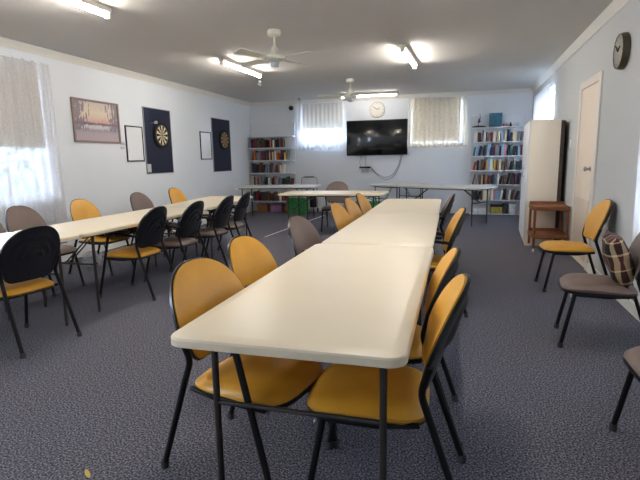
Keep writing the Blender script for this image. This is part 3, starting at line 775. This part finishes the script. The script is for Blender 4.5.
# crumpled clear plastic bag by the skirting
pm = bpy.data.materials.new('clear_plastic'); pm.use_nodes = True; _b = pm.node_tree.nodes['Principled BSDF']
_b.inputs['Base Color'].default_value = (.9, .92, .95, 1); _b.inputs['Roughness'].default_value = .2; _b.inputs['Alpha'].default_value = .35
R = random.Random(4); mb = MB(); vs = []; n1, n2 = 12, 18
for j in range(n1+1):
    for i in range(n2):
        a = 2*PI*i/n2; ph = PI*j/n1; k = 1+R.uniform(-.16, .16)
        vs.append((.11*k*sin(ph)*cos(a), .17*k*sin(ph)*sin(a), .1+.098*k*cos(ph) if 0 < j < n1 else .1+.098*cos(ph)))
fs = [(j*n2+i, j*n2+(i+1) % n2, (j+1)*n2+(i+1) % n2, (j+1)*n2+i) for j in range(n1) for i in range(n2)]
vs = [(x, y, max(.002, z)) for x, y, z in vs]
solo('plastic_bag', mb.add(vs, fs), pm, 'crumpled clear plastic bag on the carpet under the window-side table', 'bag', (-4.42, 4.98, 0), .3, ang=20)

# ------------------------------------------------------------------ tall cupboard and tea trolley
cb = thing('cupboard', 'tall plain cream cupboard against the right wall in front of a bookcase', 'cupboard', (.98, 7.45, 0), -.064)
CBW, CBD, CBH = .405, 1.25, 1.79
obj('body', MB().bbox(.02, CBW, 0, CBD, .0, CBH, .004), M_cab, cb)
for k, (a, b2) in enumerate(((.006, CBD/2-.002), (CBD/2+.002, CBD-.006))):
    dr = obj('door', MB().bbox(0, .018, a, b2, .06, CBH-.01, .002), M_cabw, cb)
    hy = CBD/2+(-.05 if k == 0 else .05)
    obj('handle', MB().tube([(.0, hy, .98), (-.022, hy, .99), (-.022, hy, 1.1), (0, hy, 1.11)], .005, 8, .01), M_chrome, dr)
obj('shadow_strip', MB().bbox(CBW, CBW+.05, .01, CBD-.01, .0, CBH-.02, .002), M_shadow, cb)  # dark strip put in for the cupboard's shadow on the wall
tr = thing('tea_trolley', 'brown wooden two-tier tea trolley on casters beside the cupboard', 'trolley', (1.025, 6.93, 0), 0)
TWd, TD = .435, .44
for x in (.016, TWd-.016):
    for y in (.016, TD-.016):
        h = .63 if y < .1 else .66
        l = obj('leg', MB().bbox(x-.016, x+.016, y-.016, y+.016, .055, h, .003), M_teak, tr)
        obj('caster', MB().lathe([(.008, -.009), (.02, -.009), (.022, 0), (.02, .009), (.008, .009)], 14, Matrix.Translation((x, y, .022)) @ Matrix.Rotation(PI/2, 4, 'Y')).tube([(x, y, .022), (x+.012, y, .03), (x, y, .056)], .005, 6), M_wplas, l)
for z, nm in ((.6, 'top_tray'), (.22, 'bottom_tray')):
    mb = MB().bbox(.0, TWd, .0, TD, z, z+.02, .003)
    mb.bbox(0, TWd, -.006, .012, z-.03, z+.028, .003); mb.bbox(0, TWd, TD-.012, TD+.006, z-.03, z+.06, .003)
    mb.bbox(-.006, .012, 0, TD, z-.03, z+.028, .003); mb.bbox(TWd-.012, TWd+.006, 0, TD, z-.03, z+.028, .003)
    obj(nm, mb, M_teak, tr)

# ------------------------------------------------------------------ things on the left wall
def LW(y, z, d=0.): return (LX+d, y, z)
pc = thing('framed_picture', 'framed landscape picture of trees and water at dusk on the left wall', 'picture', LW(6.05, 1.895))
f = MB(); pw, ph_ = .475, .3
for a0, a1, z0, z1 in ((-pw, pw, ph_-.03, ph_), (-pw, pw, -ph_, -ph_+.03), (-pw, -pw+.03, -ph_+.03, ph_-.03), (pw-.03, pw, -ph_+.03, ph_-.03)): f.bbox(.001, .03, a0, a1, z0, z1, .004)
obj('frame', f, mat('taupe_frame', (138, 120, 112), .5), pc)
obj('print', MB().box(.004, .014, -pw+.028, pw-.028, -ph_+.028, ph_-.028), painting_mat(), pc)
def whiteboard(label, y0, y1, z0, z1):
    t = thing('whiteboard', label, 'whiteboard', LW((y0+y1)/2, (z0+z1)/2), 0, 'whiteboards beside the dartboards'); w, h = (y1-y0)/2, (z1-z0)/2
    f = MB()
    for a0, a1, b0, b1 in ((-w, w, h-.02, h), (-w, w, -h, -h+.02), (-w, -w+.02, -h+.02, h-.02), (w-.02, w, -h+.02, h-.02)): f.bbox(.001, .02, a0, a1, b0, b1, .003)
    obj('frame', f, M_black, t); obj('board', MB().box(.003, .012, -w+.018, w-.018, -h+.018, h-.018), M_wb, t)
whiteboard('white scoreboard in a black frame beside the nearer navy dart panel', 6.66, 7.1, 1.315, 1.885)
whiteboard('white scoreboard in a black frame beside the farther navy dart panel', 9.0, 9.46, 1.335, 1.905)
def dart_panel(label, label2, y0, y1, z0, z1, cy, cz, pale, dark):
    t = thing('backing_panel', label, 'panel', LW((y0+y1)/2, (z0+z1)/2), 0, 'navy dart panels'); w, h = (y1-y0)/2, (z1-z0)/2
    obj('felt', MB().bbox(.001, .018, -w+.008, w-.008, -h+.008, h-.008, .002), M_navy, t)
    f = MB()
    for a0, a1, b0, b1 in ((-w, w, h-.012, h), (-w, w, -h, -h+.012), (-w, -w+.012, -h+.012, h-.012), (w-.012, w, -h+.012, h-.012)): f.bbox(.001, .022, a0, a1, b0, b1, .002)
    obj('edge_trim', f, M_alu, t)
    q = thing('dartboard', label2, 'dartboard', LW(cy, cz, .019), 0, 'dartboards')
    Rm = Matrix.Rotation(PI/2, 4, 'Y')
    obj('board', MB().lathe([(.222, 0), (.2255, .006), (.2255, .034), (.222, .038)], 48, Rm), dartboard_mat('sisal_'+str(int(cy)), pale, dark), q)
    rg = MB()
    for rr in (.016, .103, .166, .1755): rg.tube([(.0395, rr*cos(a), rr*sin(a)) for a in [2*PI*k/40 for k in range(41)]], .0013, 5)
    for k in range(20): a = PI/20+2*PI*k/20; rg.tube([(.0395, .016*cos(a), .016*sin(a)), (.0395, .1755*cos(a), .1755*sin(a))], .0009, 5)
    obj('wire_spider', rg, M_alu, q)
dart_panel('navy dart panel nearer the window with a pale-and-black dartboard', 'black and cream dartboard on the nearer navy panel', 7.145, 7.945, 1.1, 2.22, 7.6, 1.765, (232, 218, 176), (26, 24, 24))
dart_panel('navy dart panel nearer the back corner with a tan dartboard', 'black and tan dartboard on the farther navy panel', 9.51, 10.37, 1.065, 2.22, 10.02, 1.76, (186, 142, 84), (44, 34, 26))
dt = thing('dart', 'dart with a white flight stuck in the nearer navy panel', 'dart', LW(7.34, 1.96, .018))
obj('barrel', MB().tube([(-.012, 0, 0), (.11, .01, .01)], .004, 8), M_chrome, dt)
obj('flight', MB().box(.07, .125, -.016, .032, .0085, .0115).box(.07, .125, .008, .011, -.014, .034), M_wplas, dt)
solo('paper_note', MB().bbox(0, .006, -.05, .05, -.07, .07, .001), mat('note_paper', (206, 204, 196), .9), 'small pale paper note clipped to the lower corner of a navy panel', 'note', LW(7.2, 1.2, .023))
for k, z in enumerate((1.6, 1.53)):
    solo('wall_label', MB().bbox(0, .003, -.05, .05, -.022, .022, .001), mat('label_paper', (196, 198, 198), .9), ('upper' if k == 0 else 'lower')+' of two tiny pale labels on the wall between picture and scoreboard', 'label', LW(6.58, z, .0))

# ------------------------------------------------------------------ things on the back wall
tv = thing('television', 'large black wall-mounted television between the two back windows', 'television', (-1.825, BW-.05, 1.78))
TWH, THH = .725, .41
obj('body', MB().bbox(-TWH, TWH, -.03, .012, -THH, THH, .006), M_black, tv)
obj('screen', MB().bbox(-TWH+.014, TWH-.014, -.033, -.0295, -THH+.022, THH-.014, .001), M_screen, tv)
obj('wall_bracket', MB().bbox(-.2, .2, .012, .049, -.15, .15, .004), M_black, tv)
wsf = solo('wall_shelf', MB().bbox(-.15, .15, -.17, 0, -.02, 0, .004).bbox(-.12, -.1, -.12, 0, -.1, -.02, .003).bbox(.1, .12, -.12, 0, -.1, -.02, .003), M_wplas, 'small white shelf on the wall under the television', 'shelf', (-2.1, BW-.001, 1.065))
sb = thing('set_top_box', 'small black set-top box on the white shelf under the television', 'box', (-2.1, BW-.09, 1.066))
obj('case', MB().bbox(-.13, .13, -.07, .06, 0, .042, .004), M_black, sb)
obj('front_panel', MB().bbox(-.12, .12, -.073, -.07, .008, .034, .001), M_screen, sb)
M_cable = mat('grey_cable', (120, 122, 128), .6)
def cable(pts, label): return solo('cable', MB().tube(pts, .005, 6, .12), M_cable, label, 'cable', group='cables below the television')
yb = BW-.012
cable([(-2.2, BW-.03, 1.36), (-2.24, yb, 1.26), (-2.24, yb, 1.17), (-2.2, BW-.02, 1.1)], 'short grey cable looping down from television to set-top box')
cable([(-2.1, BW-.03, 1.36), (-2.1, yb, 1.25), (-2.09, BW-.02, 1.11)], 'short grey cable hanging straight down to the set-top box')
cable([(-1.98, BW-.02, 1.1), (-1.82, yb, .92), (-1.62, yb, .83), (-1.45, yb, .9), (-1.3, yb, 1.12), (-1.25, BW-.03, 1.37)], 'long grey cable sagging from set-top box up to the television')
cable([(-1.98, BW-.02, 1.085), (-1.8, yb+.001, .88), (-1.6, yb+.001, .77), (-1.42, yb+.001, .86), (-1.28, yb+.001, 1.1), (-1.22, BW-.03, 1.37)], 'lower of two long grey cables sagging below the television')
def clock(name, label, loc, rz, r, depth, mrim, mface):
    """faces local -y"""
    t = thing(name, label, 'clock', loc, rz); T = Matrix.Rotation(PI/2, 4, 'X')
    obj('rim', MB().lathe([(r*.86, .004), (r*.96, .0), (r, .004), (r, depth*.55), (r*.94, depth), (r*.87, depth*.88)], 40, T), mrim, t)
    fc = obj('face', MB().lathe([(r*.87, .001), (r*.87, depth*.93)], 40, T @ Matrix.Translation((0, 0, .0))), mface, t)
    y = -depth*.93-.002
    for k in range(12):
        a = PI/6*k; w = .004 if k % 3 else .007
        c_, s_ = cos(a), sin(a); p = Vector((c_, 0, s_)); q = Vector((-s_, 0, c_))
        a1, a2 = r*.68, r*.8
        f = MB().add([(p*a1-q*w)+Vector((0, y, 0)), (p*a1+q*w)+Vector((0, y, 0)), (p*a2+q*w)+Vector((0, y, 0)), (p*a2-q*w)+Vector((0, y, 0)),
               (p*a1-q*w)+Vector((0, y+.002, 0)), (p*a1+q*w)+Vector((0, y+.002, 0)), (p*a2+q*w)+Vector((0, y+.002, 0)), (p*a2-q*w)+Vector((0, y+.002, 0))],
              [(0, 1, 2, 3), (7, 6, 5, 4), (0, 4, 5, 1), (1, 5, 6, 2), (2, 6, 7, 3), (3, 7, 4, 0)])
        obj('hour_mark', f, mat('taupe_ink', (128, 118, 104), .7), fc)
    for nm, a, ln in (('hour_hand', 1.0, .42), ('minute_hand', -.9, .62)):
        obj(nm, MB().tube([(0, y-.004, 0), (r*ln*sin(a), y-.004, r*ln*cos(a))], .005, 6), M_black, fc)
    return t
clock('wall_clock', 'round pale-faced clock with thin wooden rim above the television', (-1.82, BW-.001, 2.425), 0, .185, .035, mat('pale_wood', (206, 192, 168), .5), mat('clock_cream', (226, 222, 214), .6))
clock('wall_clock', 'round clock with deep dark bronze rim high on the right wall', (RX(5.16)-.001, 5.16, 2.22), -RA-PI/2, .16, .062, mat('bronze_rim', (62, 54, 36), .4, metal=.3), mat('clock_grey', (142, 138, 130), .6))
sn = thing('security_camera', 'small black ball camera high on the back wall beside the curtain', 'camera', (-3.93, BW, 2.55))
obj('bracket', MB().tube([(0, 0, 0), (0, -.06, 0)], .02, 10), M_white, sn)
obj('ball', MB().lathe([(.004, -.06), (.035, -.05), (.058, -.018), (.06, .01), (.04, .045), (.006, .06)], 18, Matrix.Translation((0, -.1, 0))), M_black, sn)

# ------------------------------------------------------------------ ceiling: battens, fans, sensors
M_tube = emis('fluorescent_tube', (255, 248, 238), 28.)
M_bat = mat('white_batten', (222, 218, 208), .5)
LI = [0]
M_tube_dim = emis('dimmed_fluorescent_tube', (255, 248, 240), 8.)  # output turned down to soften the glow on the back wall
def batten(label, x, y, rz, L=1.28, mt=None):
    t = thing('fluorescent_light', label, 'ceiling light', (x, y, CZ), rz, 'fluorescent battens on the ceiling')
    obj('housing', MB().bbox(-.042, .042, -L/2, L/2, -.05, 0, .005).bbox(-.028, .028, -L/2, -L/2+.025, -.1, -.05, .005).bbox(-.028, .028, L/2-.025, L/2, -.1, -.05, .005), M_bat, t)
    obj('lamp_tube', MB().tube([(0, -L/2+.025, -.07), (0, L/2-.025, -.07)], .0185, 14), mt or M_tube, t)
batten('fluorescent batten at the top left edge, nearest the sheer curtain', -3.22, 3.45, -.06)
batten('fluorescent batten beside the nearer ceiling fan, window side', -3.17, 7.03, -.04)
batten('fluorescent batten on the door side of the ceiling', -.67, 7.12, -.04)
batten('crosswise fluorescent batten above the television clock', -1.9, 10.88, PI/2, 1.28, M_tube_dim)
batten('unseen fluorescent batten overhead, door side, added to light the room', -.66, 2.9, -.04)  # mirrors the window-side batten, added out of view for its light
batten('unseen fluorescent batten overhead behind the camera, added for light', -3.22, -.4, -.04)  # extra lamp out of view, added to brighten the near end
def fan(label, x, y, a0, nb, R_):
    t = thing('ceiling_fan', label, 'fan', (x, y, CZ), 0, 'ceiling fans')
    obj('canopy', MB().lathe([(.07, 0), (.075, -.02), (.07, -.055), (.03, -.07)], 24), M_fan, t)
    obj('down_rod', MB().tube([(0, 0, -.06), (0, 0, -.2)], .012, 10), M_fan, t)
    obj('motor', MB().lathe([(.02, -.17), (.035, -.19), (.05, -.235), (.06, -.26), (.11, -.275), (.125, -.295), (.125, -.32), (.1, -.335), (.06, -.342)], 28), M_fan, t)
    obj('switch_cup', MB().lathe([(.05, -.34), (.052, -.37), (.045, -.395), (.02, -.4)], 20), mat('fan_grey', (176, 184, 196), .4), t)
    for k in range(nb):
        a = a0+2*PI*k/nb; c_, s_ = cos(a), sin(a)
        def P(r, w, z): return (r*c_-w*s_, r*s_+w*c_, z)
        vs = []; st = 10
        for dz in (0, -.006):
            for i in range(st+1):
                u = i/st; r = .19+(R_-.19)*u; w = (.045+.02*u)*(1 if u < .93 else .82)
                for q in (-1, 1): vs.append(P(r, q*w, -.3+dz+q*.013))
        n0 = 2*(st+1); fs = []
        for i in range(st):
            b0 = 2*i; fs += [(b0, b0+1, b0+3, b0+2), (n0+b0+2, n0+b0+3, n0+b0+1, n0+b0), (b0, b0+2, n0+b0+2, n0+b0), (b0+1, n0+b0+1, n0+b0+3, b0+3)]
        fs += [(0, n0, n0+1, 1), (2*st, 2*st+1, n0+2*st+1, n0+2*st)]
        bl = obj('blade', MB().add(vs, fs), M_fan, t)
        obj('blade_iron', MB().add([P(.1, -.02, -.302), P(.1, .02, -.302), P(.24, .03, -.292), P(.24, -.03, -.312), P(.1, -.02, -.31), P(.1, .02, -.31), P(.24, .03, -.299), P(.24, -.03, -.319)],
            [(0, 1, 2, 3), (7, 6, 5, 4), (0, 4, 5, 1), (1, 5, 6, 2), (2, 6, 7, 3), (3, 7, 4, 0)]), M_fan, bl)
    return t
fan('cream four-bladed ceiling fan nearer the camera', -2.0, 5.33, math.radians(66), 4, .56)
fan('cream ceiling fan farther away, in front of the television clock', -1.9, 8.93, math.radians(20), 4, .6)
for x, y, lb in ((-3.52, 10.9, 'small white sensor on the ceiling above the back window'), (-3.5, 8.5, 'small white sensor on the ceiling beyond the window-side batten')):
    t = thing('ceiling_sensor', lb, 'sensor', (x, y, CZ), 0, 'ceiling sensors')
    obj('base', MB().lathe([(.03, 0), (.032, -.012), (.015, -.03)], 18), M_wplas, t)
    obj('head', MB().lathe([(.012, -.028), (.03, -.05), (.034, -.075), (.02, -.1), (.004, -.105)], 18), mat('sensor_grey', (176, 178, 180), .4), t)

# ------------------------------------------------------------------ light
w = bpy.data.worlds.new('sky'); S.world = w; w.use_nodes = True
bg = w.node_tree.nodes['Background']; bg.inputs['Color'].default_value = (.68, .81, 1.0, 1); bg.inputs['Strength'].default_value = 8.5
def portal(name, loc, rot, sx, sy):
    l = bpy.data.lights.new(name, 'AREA'); l.shape = 'RECTANGLE'; l.size = sx; l.size_y = sy
    l.cycles.is_portal = True
    o = bpy.data.objects.new(name, l); COL.objects.link(o); o.location = loc; o.rotation_euler = rot
def hole_portal(side, h):
    a0, a1, z0, z1 = h; c, zc = (a0+a1)/2, (z0+z1)/2
    if side == 'L': portal('window_light', (LX-.19, c, zc), (0, -PI/2, 0), z1-z0, a1-a0)
    if side == 'R': portal('window_light', (RX(c)+.19, c, zc), (0, PI/2, 0), z1-z0, a1-a0)
    if side == 'B': portal('window_light', (c, BW+.19, zc), (-PI/2, 0, 0), a1-a0, z1-z0)
    if side == 'F': portal('window_light', (c, FY-.19, zc), (PI/2, 0, 0), a1-a0, z1-z0)
for s, h in (('L', win_left), ('L', win_left_unseen), ('R', win_r3), ('R', win_r4), ('B', win_b1), ('B', win_b2)): hole_portal(s, h)

# ------------------------------------------------------------------ camera
F, YAW, PIT, ROL, H = 479.6, .275683833, .166865932, -.0177461147, 1.30
cy_, sy_ = cos(YAW), sin(YAW)
fw = Vector((-sy_*cos(PIT), cy_*cos(PIT), -sin(PIT))); rt = Vector((cy_, sy_, 0)); up = rt.cross(fw)
r2 = rt*cos(ROL)+up*sin(ROL); u2 = up*cos(ROL)-rt*sin(ROL)
cd = bpy.data.cameras.new('camera'); cam = bpy.data.objects.new('camera', cd); COL.objects.link(cam)
cd.sensor_width = 36; cd.lens = F/640*36; cd.clip_start = .05
cam.matrix_world = Matrix(((r2.x, u2.x, -fw.x, 0), (r2.y, u2.y, -fw.y, 0), (r2.z, u2.z, -fw.z, H), (0, 0, 0, 1)))
S.camera = cam
S.view_settings.view_transform = 'Standard'; S.view_settings.look = 'None'; S.view_settings.gamma = 1; S.view_settings.use_curve_mapping = False
S.view_settings.exposure = 2.25
S.cycles.use_denoising = True; S.cycles.max_bounces = 10; S.cycles.diffuse_bounces = 6; S.cycles.transparent_max_bounces = 16
S.cycles.sample_clamp_indirect = 6
